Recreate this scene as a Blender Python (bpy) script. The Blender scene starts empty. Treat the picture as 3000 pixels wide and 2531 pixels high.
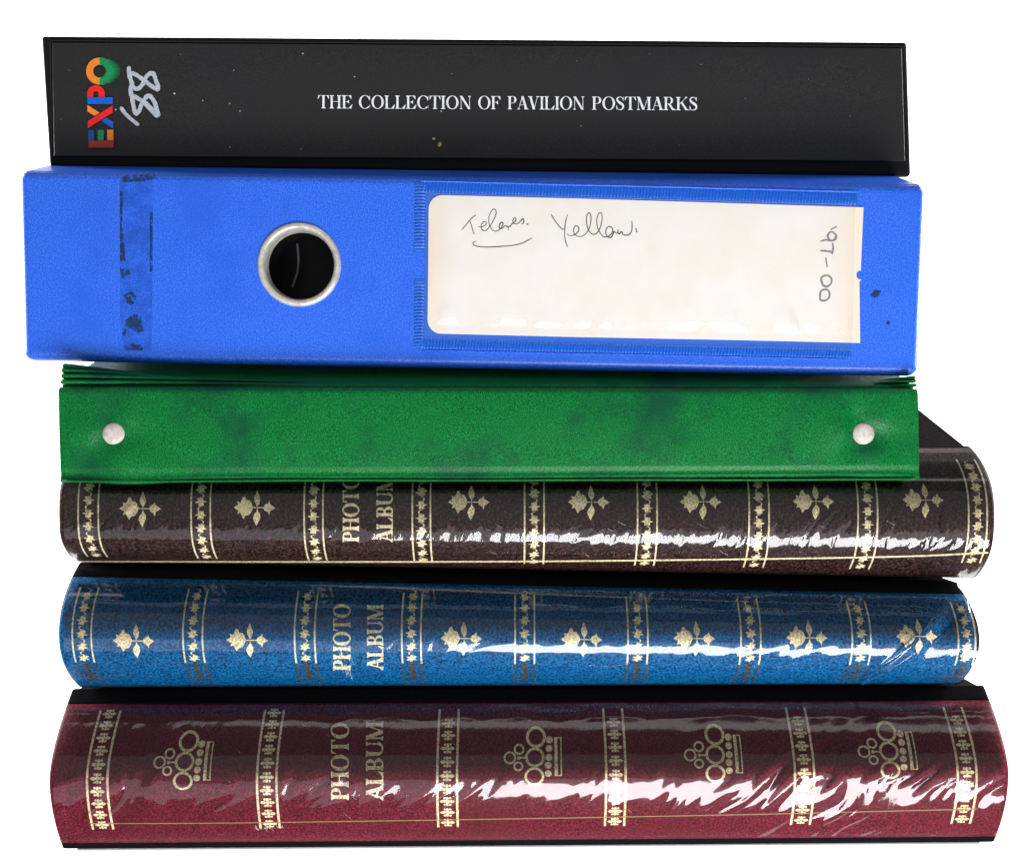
import bpy, bmesh, math, random
from mathutils import Vector, Matrix, Euler, noise

# ------------------------------------------------------------------ camera, world, lamps
D = 0.40            # camera distance to the front plane of the stack (m)
S = 0.00012         # metres per photo pixel on the front plane
ZC = 0.65           # camera height
sc = bpy.context.scene
col = sc.collection
cam_d = bpy.data.cameras.new("camera")
cam_d.sensor_width = 36; cam_d.lens = 40.0; cam_d.clip_start = 0.01; cam_d.clip_end = 20
cam = bpy.data.objects.new("camera", cam_d); col.objects.link(cam)
cam.location = (0, -D, ZC); cam.rotation_euler = (math.radians(90), 0, 0)
sc.camera = cam
w = bpy.data.worlds.new("World"); sc.world = w; w.use_nodes = True
w.node_tree.nodes["Background"].inputs[0].default_value = (0.92, 0.95, 1.0, 1)
w.node_tree.nodes["Background"].inputs[1].default_value = 0.19
sc.view_settings.view_transform = 'Standard'
try: sc.view_settings.look = 'None'
except Exception: pass
sc.view_settings.exposure = 0; sc.view_settings.gamma = 1
sc.cycles.max_bounces = 8; sc.cycles.transparent_max_bounces = 12
sc.cycles.sample_clamp_indirect = 4

def area(name, loc, target, sx, sy, power, color=(1, 1, 1)):
    l = bpy.data.lights.new(name, 'AREA'); l.shape = 'RECTANGLE'; l.size = sx; l.size_y = sy
    l.energy = power; l.color = color
    o = bpy.data.objects.new(name, l); col.objects.link(o); o.location = loc
    o.rotation_euler = (Vector(target) - Vector(loc)).to_track_quat('-Z', 'Y').to_euler()
    return o
area("key_softbox", (0.20, -0.56, ZC - 0.54), (0.01, 0, ZC - .02), 0.54, 0.27, 7.9, (1.0, 0.985, 1.0))
area("window_glow_softbox", (-0.05, -0.60, ZC - 0.56), (-0.02, 0, ZC - .02), 2.0, 0.58, 4.8, (0.90, 0.88, 1.0))  # added wide dim lamp: lavender halo round the highlights, haze at the left
area("front_fill_softbox", (-0.1, -1.7, ZC + 0.2), (0, 0, ZC), 2.8, 2.0, 4.8, (1.0, 0.99, 0.97))
area("ceiling_softbox", (-0.05, -0.36, ZC + 0.98), (0, 0, ZC - .02), 1.5, 0.12, 1.0, (1.0, 0.99, 0.97))
area("backdrop_lamp_left", (-1.25, 0.35, 1.1), (0.1, 1.4, 0.5), 0.5, 1.0, 60)
area("backdrop_lamp_right", (1.25, 0.35, 1.1), (-0.1, 1.4, 0.5), 0.5, 1.0, 60)

# ------------------------------------------------------------------ helpers
def U(px, py, Y):
    k = S * (D + Y) / D
    return Vector(((px - 1500) * k, Y, ZC + (1265.5 - py) * k))

def empty(name, label, cat, loc=(0, 0, 0), rot=(0, 0, 0), group=None):
    o = bpy.data.objects.new(name, None); col.objects.link(o)
    o.empty_display_size = 0.02
    o.location = loc; o.rotation_euler = rot
    o["label"] = label; o["category"] = cat
    if group: o["group"] = group
    return o

def link(name, me, mat, parent=None, smooth=False):
    o = bpy.data.objects.new(name, me); col.objects.link(o)
    if mat is not None and not me.materials: me.materials.append(mat)
    if parent: o.parent = parent
    if smooth:
        for p in me.polygons: p.use_smooth = True
    return o

def obj(name, bm, mat, parent=None, smooth=False):
    me = bpy.data.meshes.new(name); bm.to_mesh(me); bm.free()
    return link(name, me, mat, parent, smooth)

def rbox(name, x0, x1, y0, y1, z0, z1, r, mat, parent, warp=None, seg=3, cuts=0):
    bm = bmesh.new()
    bmesh.ops.create_cube(bm, size=1)
    for v in bm.verts:
        v.co = Vector((x0 + (v.co.x + .5) * (x1 - x0), y0 + (v.co.y + .5) * (y1 - y0), z0 + (v.co.z + .5) * (z1 - z0)))
    if r > 0:
        bmesh.ops.bevel(bm, geom=bm.edges[:], offset=r, segments=seg, profile=.5, affect='EDGES')
    for ax, a, b in ((0, x0, x1), (1, y0, y1), (2, z0, z1)):
        n = cuts if ax == 0 else (cuts // 3)
        for i in range(1, n + 1):
            no = [0, 0, 0]; no[ax] = 1; co = [0, 0, 0]; co[ax] = a + (b - a) * i / (n + 1)
            bmesh.ops.bisect_plane(bm, geom=bm.verts[:] + bm.edges[:] + bm.faces[:], plane_co=co, plane_no=no)
    if warp:
        for v in bm.verts: v.co = warp(v.co)
    bmesh.ops.recalc_face_normals(bm, faces=bm.faces[:])
    o = obj(name, bm, mat, parent)
    for p in o.data.polygons: p.use_smooth = p.area < 4 * r * r or False
    return o

def grid(name, f, nu, nv, mat, parent, smooth=True, flip=False):
    vs = [f(i / nu, j / nv) for i in range(nu + 1) for j in range(nv + 1)]
    fs = []
    for i in range(nu):
        for j in range(nv):
            a = i * (nv + 1) + j; q = (a, a + nv + 1, a + nv + 2, a + 1)
            fs.append(q[::-1] if flip else q)
    me = bpy.data.meshes.new(name); me.from_pydata([tuple(v) for v in vs], [], fs); me.update()
    return link(name, me, mat, parent, smooth)

EPS = 2.5e-6
def decal(name, polys, mapper, mat, parent, off=8e-5, slice_b=None, slice_a=None):
    """flat print: polygons in sheet coordinates laid on a surface through mapper(a, b, offset)"""
    bm = bmesh.new()
    for k, P in enumerate(polys):
        vs = [bm.verts.new((p[0], p[1], k)) for p in P]
        try: bm.faces.new(vs)
        except ValueError: pass
    bmesh.ops.triangulate(bm, faces=bm.faces[:])
    for ax, st in ((1, slice_b), (0, slice_a)):
        if st:
            lo = min(v.co[ax] for v in bm.verts); hi = max(v.co[ax] for v in bm.verts)
            c = math.floor(lo / st) * st + st
            no = [0, 0, 0]; no[ax] = 1
            while c < hi:
                co = [0, 0, 0]; co[ax] = c
                bmesh.ops.bisect_plane(bm, geom=bm.verts[:] + bm.edges[:] + bm.faces[:], plane_co=co, plane_no=no)
                c += st
    n = max(1, len(polys))
    e = min(EPS, 6e-5 / n)
    for v in bm.verts:
        v.co = mapper(v.co.x, v.co.y, off + e * v.co.z)
    for f in bm.faces:
        f.normal_update()
        if f.normal.y > 0: f.normal_flip()
    return obj(name, bm, mat, parent)

def catmull(pts, n=6):
    if len(pts) < 3: return pts
    out = []
    P = [pts[0]] + list(pts) + [pts[-1]]
    for i in range(1, len(P) - 2):
        p0, p1, p2, p3 = P[i - 1], P[i], P[i + 1], P[i + 2]
        for k in range(n):
            t = k / n
            out.append(tuple(.5 * ((2 * p1[j]) + (-p0[j] + p2[j]) * t + (2 * p0[j] - 5 * p1[j] + 4 * p2[j] - p3[j]) * t * t + (-p0[j] + 3 * p1[j] - 3 * p2[j] + p3[j]) * t ** 3) for j in (0, 1)))
    out.append(tuple(pts[-1]))
    return out

def ribbon(pts, wf, smooth=True, cap=True):
    """list of quads following a stroke; wf is a width or a function of t (0..1) and direction"""
    p = catmull(pts) if smooth else list(pts)
    L, Rr = [], []
    n = len(p)
    for i in range(n):
        a = p[max(0, i - 1)]; b = p[min(n - 1, i + 1)]
        dx, dy = b[0] - a[0], b[1] - a[1]; l = math.hypot(dx, dy) or 1
        dx, dy = dx / l, dy / l
        wv = wf(i / (n - 1), (dx, dy)) if callable(wf) else wf
        L.append((p[i][0] - dy * wv / 2, p[i][1] + dx * wv / 2)); Rr.append((p[i][0] + dy * wv / 2, p[i][1] - dx * wv / 2))
    q = [[L[i], L[i + 1], Rr[i + 1], Rr[i]] for i in range(n - 1)]
    if cap:
        for e in (0, n - 1):
            r = math.hypot(L[e][0] - Rr[e][0], L[e][1] - Rr[e][1]) / 2
            q.append([(p[e][0] + r * .98 * math.cos(a * math.pi / 4), p[e][1] + r * .98 * math.sin(a * math.pi / 4)) for a in range(8)])
    return q

def ring(cx, cy, r1, r0, a0=0, a1=360, n=28, ry1=None, ry0=None):
    ry1 = r1 if ry1 is None else ry1; ry0 = r0 if ry0 is None else ry0
    out = []
    for i in range(n):
        A = math.radians(a0 + (a1 - a0) * i / n); B = math.radians(a0 + (a1 - a0) * (i + 1) / n)
        out.append([(cx + r1 * math.cos(A), cy + ry1 * math.sin(A)), (cx + r1 * math.cos(B), cy + ry1 * math.sin(B)),
                    (cx + r0 * math.cos(B), cy + ry0 * math.sin(B)), (cx + r0 * math.cos(A), cy + ry0 * math.sin(A))])
    return out
def disc(cx, cy, r, n=16, sq=1.0):
    return [[(cx + r * math.cos(2 * math.pi * i / n), cy + r * sq * math.sin(2 * math.pi * i / n)) for i in range(n)]]
def rect(x0, y0, x1, y1): return [[(x0, y0), (x1, y0), (x1, y1), (x0, y1)]]

# ------------------------------------------------------------------ serif capitals (cap height 1, y up)
def glyph(ch, t, h):
    P = []
    sf = .085 if t < .18 else .07
    def serif(x, y, d, wd, l=None, r=None):
        l = sf if l is None else l; r = sf if r is None else r
        P.append([(x - wd / 2 - l, y), (x + wd / 2 + r, y), (x + wd / 2 + r, y + h * d), (x + wd / 2, y + 2.6 * h * d), (x - wd / 2, y + 2.6 * h * d), (x - wd / 2 - l, y + h * d)])
    def stem(x, y0=0., y1=1., wd=None, top=True, bot=True):
        wd = wd or t
        P.extend(rect(x - wd / 2, y0, x + wd / 2, y1))
        if top: serif(x, y1, -1, wd)
        if bot: serif(x, y0, 1, wd)
    def diag(xa, ya, xb, yb, wd):
        P.append([(xa - wd / 2, ya), (xa + wd / 2, ya), (xb + wd / 2, yb), (xb - wd / 2, yb)])
    if ch == 'T':
        stem(.42, top=False); P.extend(rect(.03, 1 - h, .81, 1))
        P.append([(.03, 1), (.0, .72), (.035, .72), (.16, 1 - h)]); P.append([(.81, 1), (.68, 1 - h), (.805, .72), (.84, .72)]); return P, .84
    if ch == 'H':
        stem(.17); stem(.72); P.extend(rect(.17, .5, .72, .5 + h)); return P, .90
    if ch in 'EFL':
        stem(.17)
        if ch in 'EF':
            P.extend(rect(.17, 1 - h, .68, 1)); P.append([(.70, 1), (.52, 1 - h), (.69, .72), (.72, .72)])
            P.extend(rect(.17, .5, .5, .5 + h)); P.append([(.50, .38), (.53, .38), (.53, .65), (.50, .65), (.40, .5 + h), (.40, .5)])
        if ch in 'EL':
            P.extend(rect(.17, 0, .72, h)); P.append([(.70, 0), (.79, .31), (.75, .31), (.50, h)])
        return P, {'E': .80, 'F': .74, 'L': .78}[ch]
    if ch == 'I': stem(.17); return P, .34
    if ch == 'O':
        P.extend(ring(.49, .5, .47, .47 - t * 1.05, ry1=.52, ry0=.52 - h * 1.2, n=36)); return P, .98
    if ch == 'C':
        P.extend(ring(.49, .5, .47, .47 - t * 1.05, 48, 318, ry1=.52, ry0=.52 - h * 1.2, n=30))
        P.append([(.80, .89), (.86, 1.02), (.86, .64), (.82, .64), (.70, .84)])
        P.append([(.84, .15), (.86, -.02), (.86, .0), (.86, .28), (.82, .26)]); return P, .92
    if ch == 'N':
        stem(.14, wd=h * 1.3); stem(.78, wd=h * 1.3, bot=False); diag(.14, 1, .76, 0, t * 1.15); return P, .92
    if ch == 'V':
        diag(.13, 1, .42, 0, t * 1.1); diag(.70, 1, .42, 0, h * 1.3); serif(.13, 1, -1, t); serif(.70, 1, -1, h, .1, .1); return P, .83
    if ch == 'A':
        diag(.40, 1, .10, 0, h * 1.4); diag(.40, 1, .70, 0, t * 1.1); P.extend(rect(.2, .32, .6, .32 + h)); serif(.10, 0, 1, h, .09, .1); serif(.70, 0, 1, t); return P, .84
    if ch == 'M':
        stem(.14, wd=h * 1.3, bot=True); stem(.92, wd=t); diag(.16, 1, .52, .02, t * 1.1); diag(.88, 1, .52, .02, h * 1.3); return P, 1.10
    if ch in 'PR':
        stem(.17)
        P.extend(rect(.17, 1 - h, .42, 1)); P.extend(rect(.17, .46, .42, .46 + h))
        P.extend(ring(.42, .73, .27, .27 - t, -90, 90, ry1=.27, ry0=.27 - h, n=18))
        if ch == 'R':
            diag(.40, .48, .72, 0, t * 1.1); serif(.74, 0, 1, t * .9, .02, .09); return P, .88
        return P, .72
    if ch == 'B':
        stem(.17)
        for y0, y1, rx in ((.5, 1., .25), (0., .5, .30)):
            P.extend(rect(.17, y1 - h, .42, y1)); P.extend(rect(.17, y0, .42, y0 + h))
            m = (y0 + y1) / 2; P.extend(ring(.42, m, rx, rx - t, -90, 90, ry1=.25, ry0=.25 - h, n=18))
        return P, .78
    if ch == 'U':
        stem(.17, y0=.32, bot=False); stem(.74, y0=.32, bot=False, wd=h * 1.4)
        P.extend(ring(.46, .33, .29 + t / 2, .29 - t / 2 + .03, 180, 360, ry1=.34, ry0=.34 - h * 1.5, n=20)); return P, .90
    if ch == 'S':
        P.extend(ribbon([(.52, .80), (.44, .95), (.28, .98), (.13, .90), (.11, .75), (.20, .62), (.36, .50), (.50, .38), (.55, .24), (.47, .07), (.30, .015), (.15, .07), (.06, .22)],
                        lambda q, d: h * 1.2 + t * .95 * max(0, 1 - abs(q - .5) * 2.6) , cap=False))
        P.append([(.50, .84), (.55, 1.01), (.56, 1.01), (.56, .68), (.53, .68)]); P.append([(.05, -.01), (.07, -.01), (.13, .14), (.07, .34), (.04, .34)]); return P, .62
    if ch == 'K':
        stem(.17); diag(.76, .97, .20, .40, h * 1.6); diag(.40, .60, .78, 0, t * 1.1); serif(.74, 1, -1, h, .08, .08); serif(.80, 0, 1, t * .9, .04, .06); return P, .92
    return P, .4

def word(txt, t, h, gap=.04):
    out, x = [], 0
    for c in txt:
        P, a = glyph(c, t, h)
        out += [[(p[0] + x, p[1]) for p in q] for q in P]; x += a + gap
    return out, x - gap

# ------------------------------------------------------------------ materials
def nodes(name):
    m = bpy.data.materials.new(name); m.use_nodes = True
    nt = m.node_tree; b = nt.nodes["Principled BSDF"]
    return m, nt, b
def N(nt, typ, **kw):
    n = nt.nodes.new(typ)
    for k, v in kw.items():
        if hasattr(n, k): setattr(n, k, v)
    return n
def tex(nt, scale, detail=2, rough=.5, vec=None, kind='ShaderNodeTexNoise'):
    n = nt.nodes.new(kind); n.inputs['Scale'].default_value = scale
    if kind == 'ShaderNodeTexNoise':
        n.inputs['Detail'].default_value = detail; n.inputs['Roughness'].default_value = rough
    nt.links.new(vec if vec else coord(nt), n.inputs['Vector'])
    return n
def coord(nt):
    for n in nt.nodes:
        if n.type == 'TEX_COORD': return n.outputs['Object']
    return nt.nodes.new('ShaderNodeTexCoord').outputs['Object']
def ramp(nt, src, stops):
    r = nt.nodes.new('ShaderNodeValToRGB'); e = r.color_ramp.elements
    while len(e) < len(stops): e.new(.5)
    for k, (p, c) in enumerate(stops):
        e[k].position = p; e[k].color = (*c, 1) if len(c) == 3 else c
    nt.links.new(src, r.inputs['Fac']); return r
def mix(nt, fac, a, b, mode='MIX'):
    m = nt.nodes.new('ShaderNodeMix'); m.data_type = 'RGBA'; m.blend_type = mode
    for s, v in ((0, fac), (6, a), (7, b)):
        if isinstance(v, (int, float)): m.inputs[s].default_value = v
        elif isinstance(v, tuple): m.inputs[s].default_value = (*v, 1)
        else: nt.links.new(v, m.inputs[s])
    return m.outputs[2]
def bump(nt, b, src, strength, dist):
    n = nt.nodes.new('ShaderNodeBump'); n.inputs['Strength'].default_value = strength; n.inputs['Distance'].default_value = dist
    nt.links.new(src, n.inputs['Height']); nt.links.new(n.outputs[0], b.inputs['Normal']); return n

def grainy(name, base, dark, light, rough, grain_scale, bump_d, spec=.5, blotch=None, blotch_amt=.5, speck=(.35, .65), bump_kind='voronoi', grain_amt=.6):
    m, nt, b = nodes(name)
    g = tex(nt, grain_scale, 2, .6)
    r = ramp(nt, g.outputs['Fac'], [(speck[0], dark), ((speck[0] + speck[1]) / 2, base), (speck[1], light)])
    c = mix(nt, grain_amt, base, r.outputs[0])
    if blotch:
        bn = tex(nt, 28, 5, .65)
        br = ramp(nt, bn.outputs['Fac'], [(.50, (0, 0, 0)), (.68, (1, 1, 1))])
        mm = nt.nodes.new('ShaderNodeMath'); mm.operation = 'MULTIPLY'; mm.inputs[1].default_value = blotch_amt
        nt.links.new(br.outputs[0], mm.inputs[0])
        c = mix(nt, mm.outputs[0], c, blotch)
    nt.links.new(c, b.inputs['Base Color'])
    b.inputs['Roughness'].default_value = rough; b.inputs['Specular IOR Level'].default_value = spec
    if bump_d:
        if bump_kind == 'voronoi':
            v = tex(nt, grain_scale * .55, kind='ShaderNodeTexVoronoi'); src = v.outputs['Distance']
        else: src = tex(nt, grain_scale * .6, 3, .6).outputs['Fac']
        bump(nt, b, src, 1.0, bump_d)
    return m

def simple(name, c, rough=.5, metal=0., spec=.5):
    m, nt, b = nodes(name); b.inputs['Base Color'].default_value = (*c, 1)
    b.inputs['Roughness'].default_value = rough; b.inputs['Metallic'].default_value = metal; b.inputs['Specular IOR Level'].default_value = spec
    n = tex(nt, 900, 2); 
    k = ramp(nt, n.outputs['Fac'], [(.3, tuple(x * .85 for x in c)), (.7, tuple(min(1, x * 1.12) for x in c))])
    nt.links.new(k.outputs[0], b.inputs['Base Color'])
    return m

M = {}
M['black_vinyl'] = grainy('black_vinyl', (.018, .018, .018), (.006, .006, .006), (.038, .037, .037), .45, 2600, 8e-6, .35, blotch=(.017, .015, .019), blotch_amt=.5, bump_kind='noise')
M['black_edge'] = grainy('black_edge', (.008, .008, .009), (.005, .005, .005), (.014, .014, .015), .7, 2600, 8e-6, .12, bump_kind='noise')
M['blue_vinyl'] = grainy('blue_vinyl', (.018, .135, .80), (.004, .085, .60), (.062, .23, 1.0), .36, 2100, 5e-5, .5, blotch=(.01, .10, .68), blotch_amt=.6, grain_amt=.9)
M['blue_weld'] = grainy('blue_weld', (.010, .125, .62), (.006, .09, .50), (.02, .17, .74), .35, 1900, 0, .5)
M['green_vinyl'] = grainy('green_vinyl', (.0003, .150, .024), (.0001, .060, .004), (.003, .29, .075), .40, 2800, 8e-5, .2, blotch=(.001, .060, .030), blotch_amt=.8, grain_amt=.85)
M['brown_leather'] = grainy('brown_leather', (.026, .011, .009), (.002, .001, .001), (.085, .040, .032), .5, 1100, 1e-5, .12, grain_amt=.9, speck=(.38, .64), bump_kind='noise')
M['blue_leather'] = grainy('blue_leather', (.001, .072, .20), (.0003, .010, .035), (.004, .17, .40), .5, 1250, 1e-5, .12, grain_amt=.9, speck=(.34, .6), bump_kind='noise')
M['red_leather'] = grainy('red_leather', (.125, .005, .017), (.032, .001, .004), (.25, .020, .042), .5, 1400, 1e-5, .12, grain_amt=.9, blotch=(.10, .012, .012), blotch_amt=.5, bump_kind='noise')
M['hinge_black'] = grainy('hinge_black', (.006, .006, .007), (.003, .003, .003), (.011, .010, .012), .9, 1800, 0, .04)
M['brown_board'] = grainy('brown_board', (.013, .008, .007), (.003, .002, .002), (.032, .020, .017), .95, 1000, 0, .03)
M['pages'] = simple('pages', (.10, .095, .08), .8)
M['grey_board'] = simple('grey_board', (.05, .05, .05), .8)
M['white_print'] = simple('white_print', (.86, .87, .88), .5)
M['silver_ink'] = grainy('silver_ink', (.46, .52, .56), (.30, .34, .38), (.60, .66, .70), .5, 1800, 0, .4)
for n_, c_ in (('orange', (.95, .26, .02)), ('red', (.86, .012, .012)), ('blue', (.0, .12, .62)), ('navy', (.0, .08, .30)), ('green', (.0, .28, .075)), ('brick', (.40, .03, .03))):
    M['ink_' + n_] = simple('ink_' + n_, c_, .45)
M['rivet'] = grainy('rivet', (.62, .56, .50), (.45, .36, .28), (.72, .67, .62), .35, 700, 2e-6, .5)
M['pen'] = simple('pen_ink', (.035, .032, .04), .5)
M['marker'] = simple('marker_grey', (.24, .22, .24), .6)
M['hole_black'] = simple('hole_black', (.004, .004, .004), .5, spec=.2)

def metal_ring():
    m, nt, b = nodes('nickel'); n = tex(nt, 420, 5, .7)
    r = ramp(nt, n.outputs['Fac'], [(.35, (.62, .57, .48)), (.6, (.88, .85, .78))])
    nt.links.new(r.outputs[0], b.inputs['Base Color']); b.inputs['Metallic'].default_value = .45; b.inputs['Roughness'].default_value = .3
    return m
M['nickel'] = metal_ring()

def gold(name, worn):
    m, nt, b = nodes(name)
    n = tex(nt, 1500, 2, .6)
    r = ramp(nt, n.outputs['Fac'], [(.38, (.46, .36, .14)), (.5, (.84, .74, .44)), (.64, (.97, .92, .70))])
    nt.links.new(r.outputs[0], b.inputs['Base Color'])
    b.inputs['Metallic'].default_value = .0; b.inputs['Roughness'].default_value = .38
    bump(nt, b, n.outputs['Fac'], .6, 3e-5)
    # worn foil: tiny gaps
    n2 = tex(nt, 900, 3, .7); r2 = ramp(nt, n2.outputs['Fac'], [(.28 + worn, (0, 0, 0)), (.33 + worn, (1, 1, 1))])
    nt.links.new(r2.outputs[0], b.inputs['Alpha'])
    return m
M['gold'] = gold('gold_foil', .03)
M['gold_dull'] = simple('gold_dull', (.30, .20, .07), .5)
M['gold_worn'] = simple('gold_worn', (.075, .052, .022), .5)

def film(name, rough, haze, bs=.5, bd=6e-5, bscale=300, gain=1.0, tint=(1, 1, 1)):
    m = bpy.data.materials.new(name); m.use_nodes = True; nt = m.node_tree; nt.nodes.clear()
    out = nt.nodes.new('ShaderNodeOutputMaterial'); tr = nt.nodes.new('ShaderNodeBsdfTransparent')
    gl = nt.nodes.new('ShaderNodeBsdfGlossy'); gl.inputs['Roughness'].default_value = rough
    gl.inputs['Color'].default_value = (*tint, 1)
    fr = nt.nodes.new('ShaderNodeFresnel'); fr.inputs['IOR'].default_value = 1.5
    mu = nt.nodes.new('ShaderNodeMath'); mu.operation = 'MULTIPLY_ADD'; mu.inputs[1].default_value = gain; mu.inputs[2].default_value = haze; mu.use_clamp = True
    tc = nt.nodes.new('ShaderNodeTexCoord'); n = nt.nodes.new('ShaderNodeTexNoise'); n.inputs['Scale'].default_value = bscale; n.inputs['Detail'].default_value = 3
    bp = nt.nodes.new('ShaderNodeBump'); bp.inputs['Strength'].default_value = bs; bp.inputs['Distance'].default_value = bd
    mx = nt.nodes.new('ShaderNodeMixShader'); L = nt.links.new
    L(tc.outputs['Object'], n.inputs['Vector']); L(n.outputs['Fac'], bp.inputs['Height'])
    L(bp.outputs[0], gl.inputs['Normal'])
    L(fr.outputs[0], mu.inputs[0]); L(mu.outputs[0], mx.inputs[0]); L(tr.outputs[0], mx.inputs[1]); L(gl.outputs[0], mx.inputs[2]); L(mx.outputs[0], out.inputs[0])
    return m
M['film'] = film('clear_film', .08, 0.0, .25, 5e-5, 420, 1.12)
M['pocket_film'] = film('pocket_film', .08, 0.0, .1, 5e-5, 150, 1.8)

def paper():
    m, nt, b = nodes('aged_card')
    n = tex(nt, 60, 5, .6); n2 = tex(nt, 1600, 2)
    r = ramp(nt, n.outputs['Fac'], [(.35, (.84, .80, .71)), (.62, (.86, .84, .78))])
    c = mix(nt, .10, r.outputs[0], n2.outputs['Color'], 'OVERLAY')
    # sunned brown edges at both short ends (object x)
    sep = nt.nodes.new('ShaderNodeSeparateXYZ'); nt.links.new(coord(nt), sep.inputs[0])
    rr = ramp(nt, N(nt, 'ShaderNodeMapRange').outputs[0], [(0, (1, 1, 1)), (.035, (.3,) * 3), (.09, (0, 0, 0)), (.94, (0, 0, 0)), (.98, (.15,) * 3), (1, (.4,) * 3)])
    mr = [x for x in nt.nodes if x.type == 'MAP_RANGE'][0]
    mr.inputs['From Min'].default_value = LABX[0]; mr.inputs['From Max'].default_value = LABX[1]
    ad = nt.nodes.new('ShaderNodeMath'); ad.operation = 'MULTIPLY_ADD'; ad.inputs[1].default_value = .008
    nt.links.new(n.outputs['Fac'], ad.inputs[0]); nt.links.new(sep.outputs['X'], ad.inputs[2]); nt.links.new(ad.outputs[0], mr.inputs['Value'])
    c = mix(nt, rr.outputs[0], c, (.84, .62, .38))
    nt.links.new(c, b.inputs['Base Color']); b.inputs['Roughness'].default_value = .7
    return m

def white_mat(name, c=.93):
    m, nt, b = nodes(name); b.inputs['Roughness'].default_value = .9; b.inputs['Specular IOR Level'].default_value = .1
    n = tex(nt, 300, 3); r = ramp(nt, n.outputs['Fac'], [(.3, (c - .01,) * 3), (.7, (c + .01,) * 3)]); nt.links.new(r.outputs[0], b.inputs['Base Color'])
    return m
M['white_paper'] = white_mat('white_paper'); M['white_plinth'] = white_mat('white_plinth', .95)

# ------------------------------------------------------------------ setting: white paper sweep and a plinth
def sweep_pt(u, v):
    x = -2 + 4 * u
    L = v * 3.6
    if L < .7: return Vector((x, .3 + L, .004))
    if L < .7 + .6 * math.pi / 2:
        a = (L - .7) / .6; return Vector((x, 1.0 + .6 * math.sin(a), .604 - .6 * math.cos(a)))
    return Vector((x, 1.6, .604 + L - .7 - .6 * math.pi / 2))
bk = grid('backdrop', sweep_pt, 8, 80, M['white_paper'], None); bk['kind'] = 'structure'
fo = rbox('floor', -3, 3, -3, 3, -.05, 0, 0, simple('dark_floor', (.07, .07, .072), .8), None); fo['kind'] = 'structure'
PZ = ZC - .1505
def plinth_top(co):     # follows the underside of the lowest album
    return Vector((co.x, co.y, co.z if co.z < .2 else co.z + ZC - .1496 + .0074 * co.x - PZ))
pl = rbox('plinth', -.158, .170, .0118, .24, 0, PZ, .0010, M['white_plinth'], None, plinth_top); pl['kind'] = 'structure'

# ------------------------------------------------------------------ flat-spined binders
TAN = math.tan(math.radians(17))
class Panel:
    """a binder spine: its plane in the world, and the true corners of its face within that plane"""
    def __init__(s, root, corners):
        s.root = root
        s.M = Matrix.LocRotScale(root.location, root.rotation_euler, None); s.I = s.M.inverted()
        s.c = [s.L(*p) for p in corners]        # TL TR BR BL
        s.x0 = (s.c[0][0] + s.c[3][0]) / 2; s.x1 = (s.c[1][0] + s.c[2][0]) / 2
        s.z1 = (s.c[0][1] + s.c[1][1]) / 2; s.z0 = (s.c[2][1] + s.c[3][1]) / 2
    def L(s, px, py, y=0.):
        o = s.I @ Vector((0, -D, ZC)); q = s.I @ U(px, py, 0); d = q - o
        p = o + d * ((y - o.y) / d.y); return (p.x, p.z)
    def warp(s, co):
        a = (co.x - s.x0) / (s.x1 - s.x0); b = (co.z - s.z0) / (s.z1 - s.z0)
        tl, tr, br, bl = s.c
        f = lambda i: (tl[i] * (1 - a) + tr[i] * a) * b + (bl[i] * (1 - a) + br[i] * a) * (1 - b)
        return Vector((f(0), co.y, f(1)))
    def swarp(s, co):
        p = s.warp(co); p.z += max(0, co.y) * TAN; return p
    def at(s, a, b, off):           # decals are given in photo pixels of the face
        x, z = s.L(a, b); return Vector((x, -off, z))

# ---- black postmark binder -----------------------------------------------------------
blk = empty('ring_binder', 'black vinyl binder with white serif title and coloured logo, topmost of the stack', 'binder',
            (-0.01143, .024, ZC + .12186), (0.01256, .00198, .02225))
pk = Panel(blk, [(120, 105), (2658, 123), (2670, 516), (144, 486)])
rbox('spine', pk.x0, pk.x1, 0, .004, pk.z0, pk.z1, .0012, M['black_edge'], blk, pk.warp)
ax0, _ = pk.L(156, 300); ax1, _ = pk.L(2642, 300)
_, az1 = pk.L(1500, 134); _, az0 = pk.L(1500, 465)
def panel_warp(co):
    a = (co.x - ax0) / (ax1 - ax0); b = (co.z - az0) / (az1 - az0)
    tl, tr, br, bl = pk.L(154, 127), pk.L(2640, 143), pk.L(2650, 474), pk.L(160, 459)
    f = lambda i: (tl[i] * (1 - a) + tr[i] * a) * b + (bl[i] * (1 - a) + br[i] * a) * (1 - b)
    cx = 4 * a * (1 - a) * 4 * b * (1 - b)
    return Vector((f(0), co.y - (.0005 * max(0, cx) ** .5 if co.y < -.0004 else 0), f(1)))
rbox('spine_panel', ax0, ax1, -.0007, .001, az0, az1, .0003, M['black_vinyl'], blk, panel_warp, cuts=36)
def pkat(a, b, off):
    x, z = pk.L(a, b, -.0015); return Vector((x, -.0014 - off, z))
for nm, z0, z1 in (('front_cover', pk.z1 - .0028, pk.z1 - .0004), ('back_cover', pk.z0 + .0004, pk.z0 + .0028)):
    rbox(nm, pk.x0 + .0008, pk.x1 - .0008, .0042, .2, z0, z1, .0008, M['black_edge'], blk, pk.swarp, cuts=6)
rbox('page_block', pk.x0 + .012, pk.x1 - .012, .016, .19, pk.z0 + .0035, pk.z1 - .0035, 0, M['pages'], blk, pk.swarp)
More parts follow.
